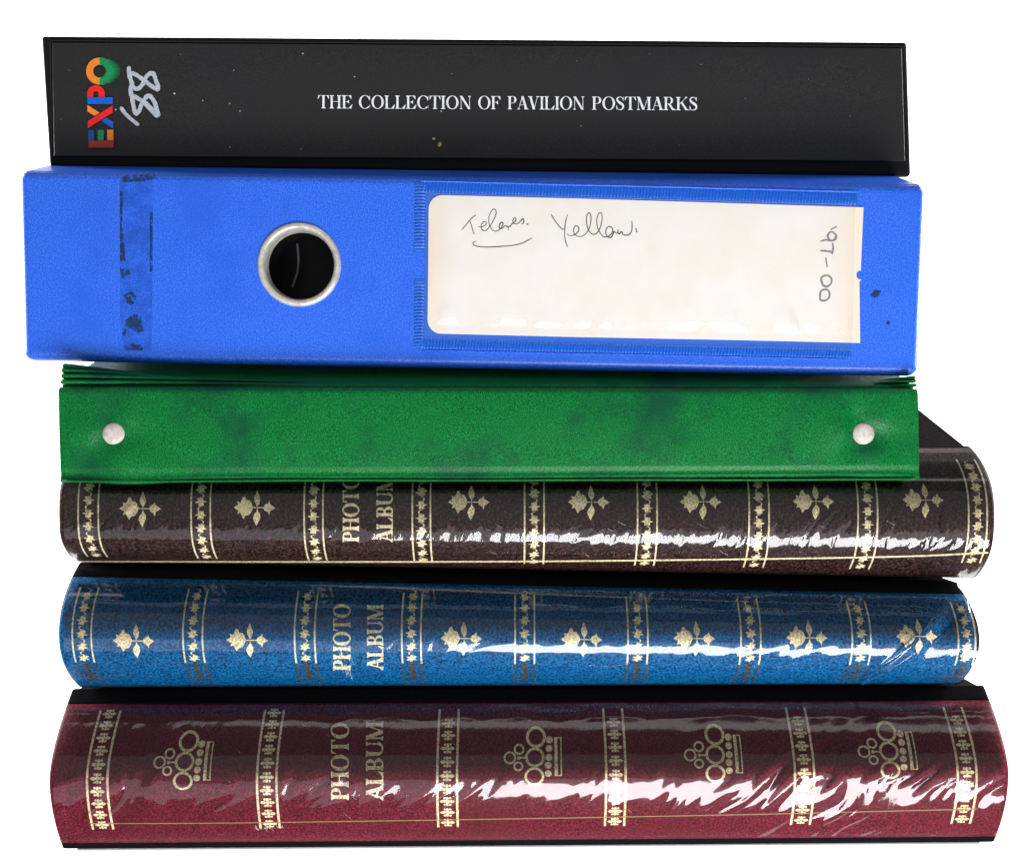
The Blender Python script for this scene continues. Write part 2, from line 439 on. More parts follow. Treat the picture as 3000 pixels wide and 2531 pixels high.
# weld lines round the panel
def weld(x0, y0, x1, y1, nm='weld_seam'):
    P = ribbon([(x0, y0), ((x0 + x1) / 2, (y0 + y1) / 2), (x1, y1)], 2.2, smooth=False, cap=False)
    decal(nm, P, lambda a, b, o: Vector((pk.L(a, b)[0], -.0003 - o, pk.L(a, b)[1])), M['black_vinyl'], blk, 2e-4)
weld(150, 121, 2645, 138); weld(148, 126, 153, 462)
# title
title = []
for wd, xa, xb in (('THE', 931, 1033), ('COLLECTION', 1050.5, 1381), ('OF', 1400, 1467), ('PAVILION', 1487, 1713), ('POSTMARKS', 1734, 2043)):
    P, wl = word(wd, .165, .034, .03)
    k = (xb - xa) / wl
    for q in P:
        title.append([(xa + p[0] * k, 318.2 + (xa + p[0] * k - 931) * .0052 - p[1] * 38.5) for p in q])
decal('title_lettering', title, pkat, M['white_print'], blk, 6e-5)
# coloured logo, read from below upwards
def lg(pts): return [(200 + x / 5.346, 130 + y / 5.346) for x, y in pts]
def lgs(P): return [lg(q) for q in P]
def logo(nm, P, mt): decal(nm, lgs(P), pkat, M[mt], blk, 6e-5)
logo('logo_letter_e', rect(315, 1513, 711, 1620), 'ink_brick')
logo('logo_bar', rect(312, 1345, 405, 1508), 'ink_navy'); logo('logo_bar', rect(462, 1345, 555, 1508), 'ink_green'); logo('logo_bar', rect(610, 1340, 706, 1506), 'ink_orange')
logo('logo_stroke', [[(695, 958), (694, 1072), (305, 1318), (306, 1205)]], 'ink_red')
logo('logo_stroke', [[(298, 950), (298, 1055), (413, 1124), (490, 1074)]], 'ink_orange')
logo('logo_stroke', [[(517, 1200), (592, 1152), (706, 1216), (704, 1326)]], 'ink_blue')
logo('logo_bar', rect(299, 832, 695, 940), 'ink_blue')
logo('logo_letter_p', ring(434, 780, 138, 42, 180, 360, 24) + [[(296, 780), (392, 780), (392, 827), (296, 827)], [(476, 780), (572, 780), (572, 827), (476, 827)]], 'ink_red')
logo('logo_letter_o', ring(490, 424, 211, 100, 90, 270, 32), 'ink_orange')
gr_ = []
for i in range(21):     # the green half breaks up into comb-like lines
    y = 424 - 205 + i * 410 / 20; dy = abs(y - 424)
    xe = 490 + (math.sqrt(max(0, 1 - (dy / 214) ** 2)) * 335)
    xs = 490 + (math.sqrt(max(0, 100 ** 2 - dy ** 2)) if dy < 100 else 0)
    xm = xs + (xe - xs) * .52
    gr_ += [[(xs, y - 10.3), (xm, y - 10.3), (xm, y + 10.3), (xs, y + 10.3)], [(xm, y - 9), (xe, y - 1.5), (xe, y + 1.5), (xm, y + 9)]]
logo('logo_letter_o', gr_, 'ink_green')
# silver hand-written year
rnd = random.Random(5)
def rough_w(w0, amp): return lambda t, d: w0 * (1 + amp * (noise.noise(Vector((t * 37, w0, 1))) ))
yr = ribbon([(950, 375), (955, 480), (985, 580), (1015, 670), (1065, 700), (1120, 680), (1175, 610), (1205, 540), (1250, 480), (1320, 452), (1350, 500), (1375, 580), (1405, 660), (1400, 708), (1350, 690), (1280, 640), (1200, 580), (1120, 520), (1060, 480), (1000, 455)], rough_w(66, .3))
yr += ribbon([(985, 660), (978, 740), (1000, 860), (1020, 960), (1040, 1060), (1072, 1088), (1110, 1040), (1150, 940), (1195, 860), (1262, 805), (1320, 860), (1360, 930), (1385, 1020), (1410, 1100), (1385, 1110), (1310, 1045), (1230, 960), (1150, 890), (1090, 850), (1035, 820)], rough_w(66, .3))
yr += ribbon([(1200, 920), (1290, 1010), (1385, 1115)], 80) + ribbon([(832, 1005), (900, 1095), (985, 1175), (1085, 1255)], rough_w(58, .5))
decal('handwritten_year', lgs(yr), pkat, M['silver_ink'], blk, 6e-5)
sp = []
for i in range(15):
    x, y = rnd.uniform(170, 2630), rnd.uniform(140, 450); r = rnd.uniform(.7, 1.5)
    sp += disc(x, y, r, 6, rnd.uniform(.6, 1.4))
for x, y, r in ((511, 275, 3.2), (339, 322, 2.6), (594, 295, 2), (673, 304, 2), (703, 326, 2.2), (1293, 327, 2.4), (1039, 226, 2.2), (887, 158, 2.6)): sp += disc(x, y, r, 7, .8)
d_ = decal('dust_speck', sp, pkat, M['silver_ink'], blk, 7e-5); d_['kind'] = 'stuff'
decal('paint_chip', disc(1271, 407, 4.5, 8, .8) + [[(1284, 420), (1290, 416), (1294, 424), (1288, 432), (1283, 427)]], pkat, simple('tan_chip', (.62, .42, .22), .6), blk, 7e-5)

# ---- blue lever arch file ------------------------------------------------------------
blu = empty('lever_arch_file', 'bright blue lever arch file with metal finger ring and handwritten card label', 'binder',
            (-0.01467, 0, ZC + .05587), (.03142, .01648, -.00477))
pb = Panel(blu, [(49, 498), (2719, 539), (2694, 1102), (64, 1056)])
spine = rbox('spine', pb.x0, pb.x1, 0, .0080, pb.z0, pb.z1, .0034, M['blue_vinyl'], blu, pb.warp, seg=7)
hx, hz = pb.L(877, 776)
def cyl_cut(o, r):
    bm = bmesh.new(); bmesh.ops.create_cone(bm, cap_ends=True, segments=96, radius1=r, radius2=r, depth=.03, matrix=Matrix.Translation((hx, 0, hz)) @ Matrix.Rotation(math.pi / 2, 4, 'X'))
    c = obj('cutter', bm, None); c.matrix_world = pb.M
    md = o.modifiers.new('b', 'BOOLEAN'); md.operation = 'DIFFERENCE'; md.object = c; md.solver = 'EXACT'
    bpy.context.view_layer.update()
    me = bpy.data.meshes.new_from_object(o.evaluated_get(bpy.context.evaluated_depsgraph_get()))
    o.modifiers.clear(); o.data = me; bpy.data.objects.remove(c)
cyl_cut(spine, .0137)
def lathe(name, prof, cx, cz, mat, parent, n=96):
    def f(u, v):
        k = v * (len(prof) - 1); i = min(int(k + 1e-6), len(prof) - 2); t = k - i
        r = prof[i][0] * (1 - t) + prof[i + 1][0] * t; y = prof[i][1] * (1 - t) + prof[i + 1][1] * t
        a = 2 * math.pi * u; return Vector((cx + r * math.cos(a), y, cz + r * math.sin(a)))
    return grid(name, f, n, len(prof) - 1, mat, parent)
rg = lathe('finger_ring', [(.01478, .0012), (.01475, .0002), (.0147, -.0005), (.0143, -.0010), (.0137, -.00125), (.0131, -.0012), (.0126, -.0008), (.0122, .0001), (.0120, .0015), (.0119, .0052)], hx, hz, M['nickel'], blu)
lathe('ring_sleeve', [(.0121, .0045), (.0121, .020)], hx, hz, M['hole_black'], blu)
rbox('lining', hx - .03, hx + .03, .024, .025, hz - .022, hz + .022, 0, M['hole_black'], blu)  # black panel standing in for the dark inside the hole
_lv = [(x, z) for x, z in (catmull([(-.0045, .0095), (-.0040, .004), (-.0045, -.001), (-.0062, -.006)], 8))]
decal('lever_edge', ribbon([(hx + a, hz + b) for a, b in _lv], .0007, smooth=False), lambda a, b, o: Vector((a, .019 - o, b)), simple('lever_grey', (.10, .10, .10), .3), blu)  # grey arc paints the reflection along the lever's rim
rbox('front_cover', pb.x0 + .001, pb.x1 - .001, .004, .2, pb.z1 - .0032, pb.z1 - .0008, .0008, M['blue_vinyl'], blu, pb.swarp, cuts=6)
rbox('back_cover', pb.x0 + .001, pb.x1 - .001, .0081, .2, pb.z0 + .0006, pb.z0 + .0030, .0008, M['blue_vinyl'], blu, pb.swarp, cuts=6)
rbox('page_block', pb.x0 + .012, hx - .032, .010, .19, pb.z0 + .0035, pb.z1 - .0035, 0, M['pages'], blu, pb.swarp)
# welded pocket: ribbed strips, a card, a clear film
def ribs(name, a, b, wd, n, fade=0):
    """a ribbed welded strip from pixel a to pixel b, wd pixels wide, n ribs"""
    ax, ay = a; bx, by = b; l = math.hypot(bx - ax, by - ay); dx, dy = (bx - ax) / l, (by - ay) / l
    def f(u, v):
        t = u * n; ph = t - math.floor(t)
        e = min(1, 4 * v * (1 - v) * 2.2) if 0 < v < 1 else 0
        end = min(1, (1 - u) * n / max(fade, .5), u * n / .5 + .0) if fade else min(1, (1 - u) * n, u * n)
        hgt = (-.00012 + .00062 * (math.sin(ph * 2 * math.pi) * .5 + .5)) * e * max(0, end)
        px = ax + dx * l * u - dy * wd * (v - .5); py = ay + dy * l * u + dx * wd * (v - .5)
        x, z = pb.L(px, py); return Vector((x, -.00022 - hgt, z))
    return grid(name, f, n * 6, 6, M['blue_weld'], blu)
ribs('weld_strip', (1218, 549), (2512, 584), 30, 134)
ribs('weld_strip', (1222, 1009), (2495, 1037), 26, 136)
ribs('weld_strip', (1231, 540), (1228, 740), 30, 21, fade=3)
ribs('weld_strip', (1227, 1018), (1229, 818), 28, 21, fade=3)
def raised(name, a, b, wd, hgt, mat='blue_weld'):
    ax, ay = a; bx, by = b; l = math.hypot(bx - ax, by - ay); dx, dy = (bx - ax) / l, (by - ay) / l
    def f(u, v):
        px = ax + dx * l * u - dy * wd * (v - .5); py = ay + dy * l * u + dx * wd * (v - .5) + 1.2 * noise.noise(Vector((u * 9, ax * .1, 0)))
        x, z = pb.L(px, py); e = min(1, u * 60, (1 - u) * 60)
        return Vector((x, .0001 - (hgt + .0001) * math.sin(math.pi * v) * e, z))
    return grid(name, f, 90, 8, M[mat], blu)
raised('pocket_bead', (1225, 531), (2514, 563), 9, .0006, 'blue_vinyl')
raised('pocket_bead', (1250, 567), (2503, 600), 8, .0005)
raised('pocket_bead', (1222, 1026), (2496, 1053), 6, .0004, 'blue_vinyl')
# pocket bed, slightly deeper blue
bed = [[(1246, 563), (2503, 598), (2494, 1022), (1242, 996)]]
decal('pocket_bed', bed, pb.at, M['blue_weld'], blu, 5e-5, slice_a=200)
lab = []
for cx, cy, a0 in ((1296, 613, 180), (0, 0, 0)):
    if cx: lab += [(cx + 40 * math.cos(math.radians(a0 + k * 9)), cy + 40 * math.sin(math.radians(a0 + k * 9))) for k in range(11)]
lab += [(1700, 583), (2100, 595), (2529, 608.5), (2521, 790)] + [(2519 + 11 * math.cos(math.radians(-70 - k * 20)) , 806 + 13 * math.sin(math.radians(-70 - k * 20))) for k in range(12)] + [(2517, 826), (2519, 1005), (2100, 995.5), (1700, 988)]
lab += [(1293 + 40 * math.cos(math.radians(90 + k * 9)), 938 + 40 * math.sin(math.radians(90 + k * 9))) for k in range(11)]
LABX = (pb.L(1256, 780)[0], pb.L(2528, 780)[0])
M['card'] = paper()
bm = bmesh.new()
vs = [bm.verts.new(Vector((pb.L(a, b)[0], -.00040, pb.L(a, b)[1]))) for a, b in lab]
fc = bm.faces.new(vs); ex = bmesh.ops.extrude_face_region(bm, geom=[fc])
for v in ex['geom']:
    if isinstance(v, bmesh.types.BMVert): v.co.y = -.00012
bmesh.ops.recalc_face_normals(bm, faces=bm.faces[:]); bmesh.ops.triangulate(bm, faces=bm.faces[:])
obj('label_card', bm, M['card'], blu)
cardat = lambda a, b, o: Vector((pb.L(a, b, -.0004)[0], -.0004 - o, pb.L(a, b, -.0004)[1]))
def hw(strokes, sx, sy, k, wd, nm, mt):
    P = []
    for st in strokes:
        q = [(sx + x / k, sy + y / k) for x, y in st]
        if len(q) == 1: P += disc(q[0][0], q[0][1], wd * .8, 8); continue
        P += ribbon(q, lambda t, d: wd * (.82 + .35 * noise.noise(Vector((t * 6, q[0][0], 0))) ) * (1 if .04 < t < .93 else .75))
    decal(nm, P, cardat, M[mt], blu, 3e-5)
hw([[(190, 320), (225, 280), (265, 230), (300, 195), (330, 175)], [(270, 240), (285, 290), (300, 345), (312, 370)],
    [(360, 295), (385, 300), (415, 285), (435, 265), (430, 248), (408, 245), (388, 265), (383, 295), (392, 325), (415, 337), (445, 322), (475, 285), (505, 235), (530, 180), (535, 140), (520, 118), (495, 125), (472, 165), (460, 215), (465, 270), (485, 315), (515, 340), (545, 338), (575, 320), (600, 285), (605, 258), (588, 252), (570, 275), (567, 302), (582, 316), (606, 305), (622, 288), (645, 287), (660, 297), (657, 330)],
    [(640, 300), (675, 292), (700, 265), (730, 240), (738, 215), (722, 206), (706, 228), (710, 255), (732, 268), (765, 258), (790, 232), (808, 213), (818, 235), (812, 262), (795, 270)], [(855, 270)],
    [(330, 445), (298, 460), (320, 488), (390, 502), (500, 502), (600, 496), (700, 488), (790, 468), (850, 440), (900, 412)]], 1300, 580, 3.485, 3.3, 'handwriting', 'pen')
hw([[(1097, 168), (1130, 225), (1170, 280), (1205, 315), (1228, 322)], [(1265, 170), (1250, 220), (1238, 290), (1235, 380), (1245, 450), (1265, 500)],
    [(1262, 370), (1290, 388), (1335, 378), (1372, 345), (1380, 312), (1362, 288), (1340, 293), (1325, 330), (1335, 372), (1370, 394), (1420, 390), (1460, 355), (1490, 300), (1503, 230), (1500, 175), (1484, 153), (1465, 175), (1456, 230), (1465, 290), (1487, 345), (1525, 374), (1562, 362), (1592, 318), (1612, 250), (1618, 190), (1604, 152), (1580, 165), (1564, 215), (1567, 290), (1592, 350), (1630, 397), (1665, 398), (1705, 378), (1726, 335), (1712, 300), (1682, 295), (1658, 325), (1656, 370), (1680, 402), (1706, 404), (1728, 375), (1738, 345), (1765, 362), (1778, 345), (1782, 325)],
    [(1782, 325), (1778, 352), (1792, 370), (1815, 345), (1830, 372), (1855, 382), (1888, 378), (1916, 348), (1923, 290), (1920, 238)], [(1965, 322)], [(1968, 345)]], 1300, 580, 3.485, 3.3, 'handwriting', 'pen')
hw([[(395, 508), (442, 484)], [(412, 530), (385, 533), (368, 560), (378, 590), (408, 603), (436, 588), (440, 560), (412, 532), (395, 530)], [(440, 560), (415, 602), (355, 598), (308, 608)], [(408, 628), (414, 668), (405, 716)], [(412, 704), (355, 694), (305, 690)], [(351, 755), (362, 828)],
    [(355, 903), (320, 915), (312, 945), (330, 990), (365, 998), (396, 972), (398, 930), (370, 905), (345, 905)], [(350, 1024), (312, 1035), (302, 1070), (305, 1115), (345, 1120), (378, 1095), (382, 1050), (358, 1026), (335, 1026)]], 2300, 500, 2.94, 6.8, 'handwriting', 'marker')
# clear pocket film with buckles, loose along the bottom
def pf(u, v):
    tl, tr, br, bl = (1246, 562), (2505, 597), (2496, 1027), (1243, 998)
    px = (tl[0] * (1 - u) + tr[0] * u) * (1 - v) + (bl[0] * (1 - u) + br[0] * u) * v
    py = (tl[1] * (1 - u) + tr[1] * u) * (1 - v) + (bl[1] * (1 - u) + br[1] * u) * v
    e = min(1, u * 25, (1 - u) * 25, v * 12, max(0, .90 - v) * 14)
    n = noise.noise(Vector((u * 9, v * 2.2, 4))) + .45 * noise.noise(Vector((u * 22, v * 4, 9)))
    hgt = .0006 + (.0004 + .0022 * max(0, (v - .62) / .38) * abs(n) * 1.6 + .0003 * abs(n)) * e
    if v > .9: hgt += .0004 * math.sin(math.pi * (v - .9) / .1)
    x, z = pb.L(px, py); return Vector((x, -hgt, z))
grid('pocket_film', pf, 260, 90, M['pocket_film'], blu)
# old tape residue
def residue():
    m, nt, b = nodes('tape_residue'); b.inputs['Roughness'].default_value = .5
    n = tex(nt, 330, 5, .75); n2 = tex(nt, 70, 2)
    sep = nt.nodes.new('ShaderNodeSeparateXYZ'); nt.links.new(coord(nt), sep.inputs[0])
    r = ramp(nt, n.outputs['Fac'], [(.50, (.02,) * 3), (.60, (.9,) * 3)])
    r2 = ramp(nt, n2.outputs['Fac'], [(.46, (0,) * 3), (.60, (1,) * 3)])
    c = mix(nt, 1.0, r.outputs[0], r2.outputs[0], 'MULTIPLY')
    nt.links.new(c, b.inputs['Alpha']); b.inputs['Base Color'].default_value = (.004, .035, .10, 1)
    return m
def tint(name, c, al, sc_=250, lo=.42, hi=.6):
    m, nt, b = nodes(name); b.inputs['Roughness'].default_value = .5; b.inputs['Base Color'].default_value = (*c, 1)
    n = tex(nt, sc_, 4, .7); r = ramp(nt, n.outputs['Fac'], [(lo, (0,) * 3), (hi, (al,) * 3)]); nt.links.new(r.outputs[0], b.inputs['Alpha'])
    return m
M['residue'] = tint('tape_residue', (.004, .05, .13), .95, 420, .45, .56)
M['residue_haze'] = tint('tape_haze', (.008, .10, .50), .42, 140, .35, .62)
k = 1.901
zz = lambda x, y: (x / k, 450 + y / k)
decal('tape_residue', [[zz(668, 150), zz(855, 135), zz(845, 1100), zz(690, 1100), zz(668, 900)]], pb.at, M['residue_haze'], blu, 3e-5)
res = [[zz(670, 140), zz(700, 125), zz(865, 108), zz(866, 140), zz(800, 155), zz(690, 162)], [zz(668, 205), zz(685, 215), zz(680, 410), zz(668, 400)], [zz(668, 640), zz(715, 640), zz(728, 670), zz(680, 700)],
       [zz(690, 790), zz(735, 765), zz(760, 800), zz(740, 850), zz(700, 830)], [zz(695, 930), zz(750, 890), zz(785, 910), zz(800, 990), zz(770, 1000), zz(700, 960)], [zz(680, 985), zz(705, 975), zz(700, 1015), zz(682, 1010)],
       [zz(690, 1075), zz(740, 1060), zz(800, 1070), zz(795, 1098), zz(700, 1092)], [zz(835, 330), zz(850, 330), zz(850, 660), zz(835, 660)], [zz(668, 400), zz(684, 420), zz(700, 600), zz(668, 600)]]
M['residue_dark'] = tint('tape_gum', (.002, .03, .08), .95, 620, .40, .54)
decal('tape_residue', res, pb.at, M['residue_dark'], blu, 9e-5)
decal('ink_spot', [[(2565 + 13 * math.cos(a * .7 + .2) * (1 + .4 * math.sin(a * 3.3)), 861 + 12 * math.sin(a * .7)) for a in range(9)], [(2602 + 6 * math.cos(a * .78), 946 + 6 * math.sin(a * .78)) for a in range(8)]], pb.at, tint('ink_spot', (.003, .03, .09), .85, 500, .30, .5), blu, 9e-5)

# ---- green ring binder ---------------------------------------------------------------
grn = empty('ring_binder', 'green leatherette ring binder with two pale rivets on its spine', 'binder', (-.00701, -.010, ZC - .00067), (.00055, -.00154, .01713))
pg = Panel(grn, [(171, 1134), (2689, 1139), (2694, 1398), (177, 1410)])
riv = [pg.L(332, 1270), pg.L(2530, 1270)]
def gw(u, v):
    """spine face, cushioned, dimpled at the rivets and rolled under at the bottom"""
    p = pg.warp(Vector((pg.x0 + (pg.x1 - pg.x0) * u, 0, pg.z0 + (pg.z1 - pg.z0) * v)))
    e = min(u, 1 - u) * 296
    y = -.0011 * (1 - math.exp(-e / 9)) * (max(0, 4 * v * (1 - v)) ** .6)
    for rx, rz in riv:
        dx, dz = p.x - rx, p.z - rz; r = math.hypot(dx, dz); a = math.atan2(dz, dx)
        y += .0016 * math.exp(-(r / .0062) ** 2) + .0010 * math.exp(-(r / .014) ** 2) * math.cos(a * 3 + .6) * (1 - math.exp(-(r / .0055) ** 4))
    y += .00025 * noise.noise(Vector((u * 14, v * 2, 3)))
    if v < .13: y += .0006 * math.sin(math.pi * (v / .13)) - .0010 * math.exp(-((v - .0) / .05) ** 2)
    if v > .94: y += .0012 * ((v - .94) / .06) ** 2
    if v < .02: y += .0008
    z = p.z
    if v < .13:
        lip = .0006 * noise.noise(Vector((u * 6.5, 1.3, 0))) + .0008 * math.exp(-((u - .09) / .05) ** 2) + .0005 * math.exp(-((u - .49) / .06) ** 2) + (.0010 * math.exp(-((u - .995) / .012) ** 2))
        z -= lip * (1 - v / .13)
    return Vector((p.x, y, z))
grid('spine', gw, 420, 60, M['green_vinyl'], grn)
rbox('spine_board', pg.x0 + .0004, pg.x1 - .0004, .0022, .0045, pg.z0 + .0004, pg.z1 - .0006, .0006, M['green_vinyl'], grn, pg.warp)
def rolled(name, z, amp, yb, th, z_l=0, ns=4.5, u0=0., u1=1., taper=0, x_=0.):
    def f(u, v):
        uu = u0 + (u1 - u0) * u
        x = pg.x0 + x_ + (pg.x1 - pg.x0) * uu; a = 2 * math.pi * v
        zz_ = z + z_l * (1 - uu) + amp * noise.noise(Vector((uu * ns, z * 900, 0)))
        c = min(1, u * 200 + .3, (1 - u) * 200 + .3)
        k = max(.02, 1 - u) ** .8 if taper else 1
        return Vector((x, yb + (1 - k) * .004 + .0035 * math.cos(a) * c * k, zz_ - (1 - k) * taper + th * math.sin(a) * c * k))
    return grid(name, f, 160, 12, M['green_vinyl'], grn)
for k_, (dz_, u1_, tp_) in enumerate(((.0012, .50, .0012), (.0033, .34, .0020), (.0054, .16, .0030), (.0070, .10, .0030))):
    rolled('cover_fold', pg.z1 + dz_, .0004, .0050 + .0012 * k_, .00112, z_l=.0010, u1=u1_, taper=tp_, x_=-.0011)
for k_, dz_ in enumerate((.0010, .0024, .0037)):
    rolled('cover_fold', pg.z1 + dz_, .0002, .0052 + .0006 * k_, .0007, u0=1., u1=.93 + .015 * k_, taper=.0008, x_=.0003)
rolled('bottom_lip', pg.z0 - .0002, .0003, .0022, .0006)
def green_top(co):
    p = pg.swarp(co); t = max(0, min(1, (co.y - .055) / .02)); t = t * t * (3 - 2 * t)
    a = (co.x - pg.x0) / (pg.x1 - pg.x0)
    if co.z > pg.z1 - .0012: p.z += t * (.0068 * (1 - a) + .0032 * a)
    return p
rbox('front_cover', pg.x0 - .0006, pg.x1 + .0003, .0047, .2, pg.z1 - .0032, pg.z1 - .0002, .0005, M['green_vinyl'], grn, green_top, cuts=90)
rbox('back_cover', pg.x0 + .001, pg.x1 - .0005, .004, .2, pg.z0 + .0002, pg.z0 + .0020, .0006, M['green_vinyl'], grn, pg.swarp, cuts=6)
rbox('page_block', pg.x0 + .012, pg.x1 - .012, .012, .19, pg.z0 + .0025, pg.z1 - .0015, 0, M['pages'], grn, pg.swarp)
for rx, rz in riv:
    lathe('rivet', [(.0038, .0012), (.0038, .0002), (.0036, -.0002), (.0030, -.0006), (.0020, -.0009), (.0010, -.00103), (.00001, -.00106)], rx, rz, M['rivet'], grn, 40)

# ------------------------------------------------------------------ photo albums with rounded spines
class Album:
    def __init__(s, root, xl, xr, top, bot, dt, db, pl_=1.9, pr_=1.9, shear=0.):
        """xl/xr: end planes (px on front plane); top/bot: (left px y, right px y) of the joints; dt/db: their depths"""
        s.root = root; s.xl = (xl - 1500) * S; s.xr = (xr - 1500) * S; s.dt, s.db, s.pl, s.pr = dt, db, pl_, pr_
        s.o = root.location.copy()
        s.zt = [U(0, y, dt).z - s.o.z for y in top]; s.zb = [U(0, y, db).z - s.o.z for y in bot]
        s.shear = shear
    def pt(s, x, v, off=0.):
        """x metres along the spine, v -1 bottom joint .. 1 top joint"""
        u = (x + s.o.x - s.xl) / (s.xr - s.xl)
        zt = s.zt[0] * (1 - u) + s.zt[1] * u; zb = s.zb[0] * (1 - u) + s.zb[1] * u
        p = s.pl * (1 - u) + s.pr * u
        def f(v):
            e = .28; g = ((v * v + e * e) ** (p / 2) - e ** p) / ((1 + e * e) ** (p / 2) - e ** p)
            return Vector((x, (s.dt if v > 0 else s.db) * g, (zt + zb) / 2 + (zt - zb) / 2 * v))
        q = f(v)
        if off:
            a, b = f(min(1, v + .01)), f(max(-1, v - .01)); d = (a - b).normalized()
            q = q + Vector((0, -d.z, d.y)) * off
        return q
    def inv(s, px, py):
        """surface coordinates of a photo pixel"""
        x = (px - 1500) * S - s.o.x; v = 0.
        for _ in range(40):
            q = s.pt(x, v); k = (D + q.y) / D
            x = (px - 1500) * S * k - s.o.x
            q0 = s.pt(x, -1); q1 = s.pt(x, 1); zc = (q0.z + q1.z) / 2; hh = (q1.z - q0.z) / 2
            v = max(-.999, min(.999, ((1265.5 - py) * S * k + ZC - s.o.z - zc) / hh))
        return x, v
    def build(s, leather, v0, v1, xin=0.0, xout=0.0, board=None):
        r = s.root; xs = s.xl - s.o.x; xe = s.xr - s.o.x
        def shell(name, va, vb, xa, xb, mat, off, th=.002, n=26, nx=80):
            # closed strip: outer and inner skin joined, capped at both ends, edges rounded at the ends
            st = [(0, -.0012), (.0006, -.0003), (.0016, 0)]
            X = [(xa + d, o) for d, o in st] + [(xa + (xb - xa) * k / nx, 0) for k in range(1, nx)] + [(xb - d, o) for d, o in reversed(st)]
            rings = []
            for x, o in X:
                loop = [s.pt(x, va + (vb - va) * j / n, off + o) for j in range(n + 1)] + [s.pt(x, va + (vb - va) * j / n, off - th) for j in range(n, -1, -1)]
                rings.append(loop)
            m_ = len(rings[0]); vs = [tuple(q) for L in rings for q in L]; fs = []
            for i in range(len(rings) - 1):
                for j in range(m_):
                    fs.append((i * m_ + j, i * m_ + (j + 1) % m_, (i + 1) * m_ + (j + 1) % m_, (i + 1) * m_ + j))
            for i, fl in ((0, 1), (len(rings) - 1, 0)):
                for j in range(n):
                    q = (i * m_ + j, i * m_ + j + 1, i * m_ + 2 * n - j, i * m_ + 2 * n + 1 - j); fs.append(q if fl else q[::-1])
            me = bpy.data.meshes.new(name); me.from_pydata(vs, [], fs); me.update()
            return link(name, me, mat, r, True)
        shell('spine', v0, v1, xs + xin, xe - xout, leather, 0)
        shell('hinge', v1 + .001, 1, xs, xe - xout, M['hinge_black'], -.0001, n=8)
        shell('hinge', -1, v0 - .001, xs, xe, M['hinge_black'], -.0001, n=4)  # joint strip; its black also paints the shade under the red spine
        shell('lining', -.98, .98, xs + .0004, xe - .0004, M['hinge_black'], -.0022, .001)
        # boards and page block
        def wt(co):
            q = s.pt(co.x, 1); return Vector((co.x, co.y, q.z - co.z - .0004 + max(0, co.y - s.dt) * s.shear))
        def wb(co):
            q = s.pt(co.x, -1); return Vector((co.x, co.y, q.z + co.z + .0004))
        rbox('front_board', xs + .002, xe - .002, s.dt - .001, .2, 0, .0028, .0008, board or M['hinge_black'], r, wt, cuts=6)
        rbox('back_board', xs + .002, xe - .002, s.db - .001, .2, 0, .0028, .0008, M['hinge_black'], r, wb, cuts=6)
        bm = bmesh.new()
        ring_ = []
        for x in (xs + .008, xe - .008):
            t, b = s.pt(x, 1), s.pt(x, -1)
            for y in (.021, .19):
                ring_.append([bm.verts.new((x, y, t.z - .004 + max(0, y - s.dt) * s.shear)), bm.verts.new((x, y, b.z + .004))])
        a, b, c, d = ring_
        for q in ((a[0], a[1], b[1], b[0]), (c[0], d[0], d[1], c[1]), (a[0], b[0], d[0], c[0]), (a[1], c[1], d[1], b[1]), (a[0], c[0], c[1], a[1]), (b[0], b[1], d[1], d[0])): bm.faces.new(q)
        obj('page_block', bm, M['pages'], r)
    def sheet(s, cx, cy):
        """a mapper for flat artwork in photo pixels centred at (cx, cy): keeps its size on the surface"""
        x0, v0 = s.inv(cx, cy)
        q0, q1 = s.pt(x0, v0 - .02), s.pt(x0, v0 + .02); mpv = (q1 - q0).length / .04
        def f(a, b, off):
            return s.pt(x0 + (a - cx) * S, max(-.999, min(.999, v0 - (b - cy) * S / mpv)), off)
        return f
    def strip(s, off0=0.):
        """mapper for bands: a = px along the spine at its front, b = v*1000"""
        return lambda a, b, off: s.pt((a - 1500) * S - s.o.x, max(-.999, min(.999, b / 1000)), off)
    def film(s, v0, v1, seed, amp, fx, ridges=(), nu=900, nv=90, xin=0.0022, fold=None, fine=.05, lean=3.0):
        xs = s.xl - s.o.x + xin; xe = s.xr - s.o.x - xin
        def f(u, v):
            vv = v0 + (v1 - v0) * v; x = xs + (xe - xs) * u
            q = u * fx - vv * lean + 1.5 * noise.noise(Vector((u * fx * .3, vv * 1.5, seed + 20)))
            n = noise.noise(Vector((q, vv * 1.6, seed))) + .38 * noise.noise(Vector((q * 2.1 + 9, vv * 3.5, seed + 7))) + fine * noise.noise(Vector((u * fx * 4.5 - vv * 4, vv * 6, seed + 13)))
            env = .35 + .65 * max(0, min(1, .5 + 1.6 * noise.noise(Vector((u * 3.1, .2, seed + 3)))))
            ev = .12 + .88 * max(0, min(1, (.22 - vv) / .25)) - .4 * max(0, min(1, (-.45 - vv) / .3))
            h = .00045 + amp * .4 + amp * n * env * ev
            for rv, rw, ra, rn in ridges:
                c = rv + rn * noise.noise(Vector((u * 16, seed, 5))) + rn * .5 * noise.noise(Vector((u * 50, seed, 6)))
                h += ra * math.exp(-((vv - c) / rw) ** 2) * (.7 + .6 * noise.noise(Vector((u * 20, 3, seed))))
            if fold:
                h += fold(u, vv)
            return s.pt(x, vv, max(.0002, h))
        o = grid('clear_film', f, nu, nv, M['film'], s.root); return o

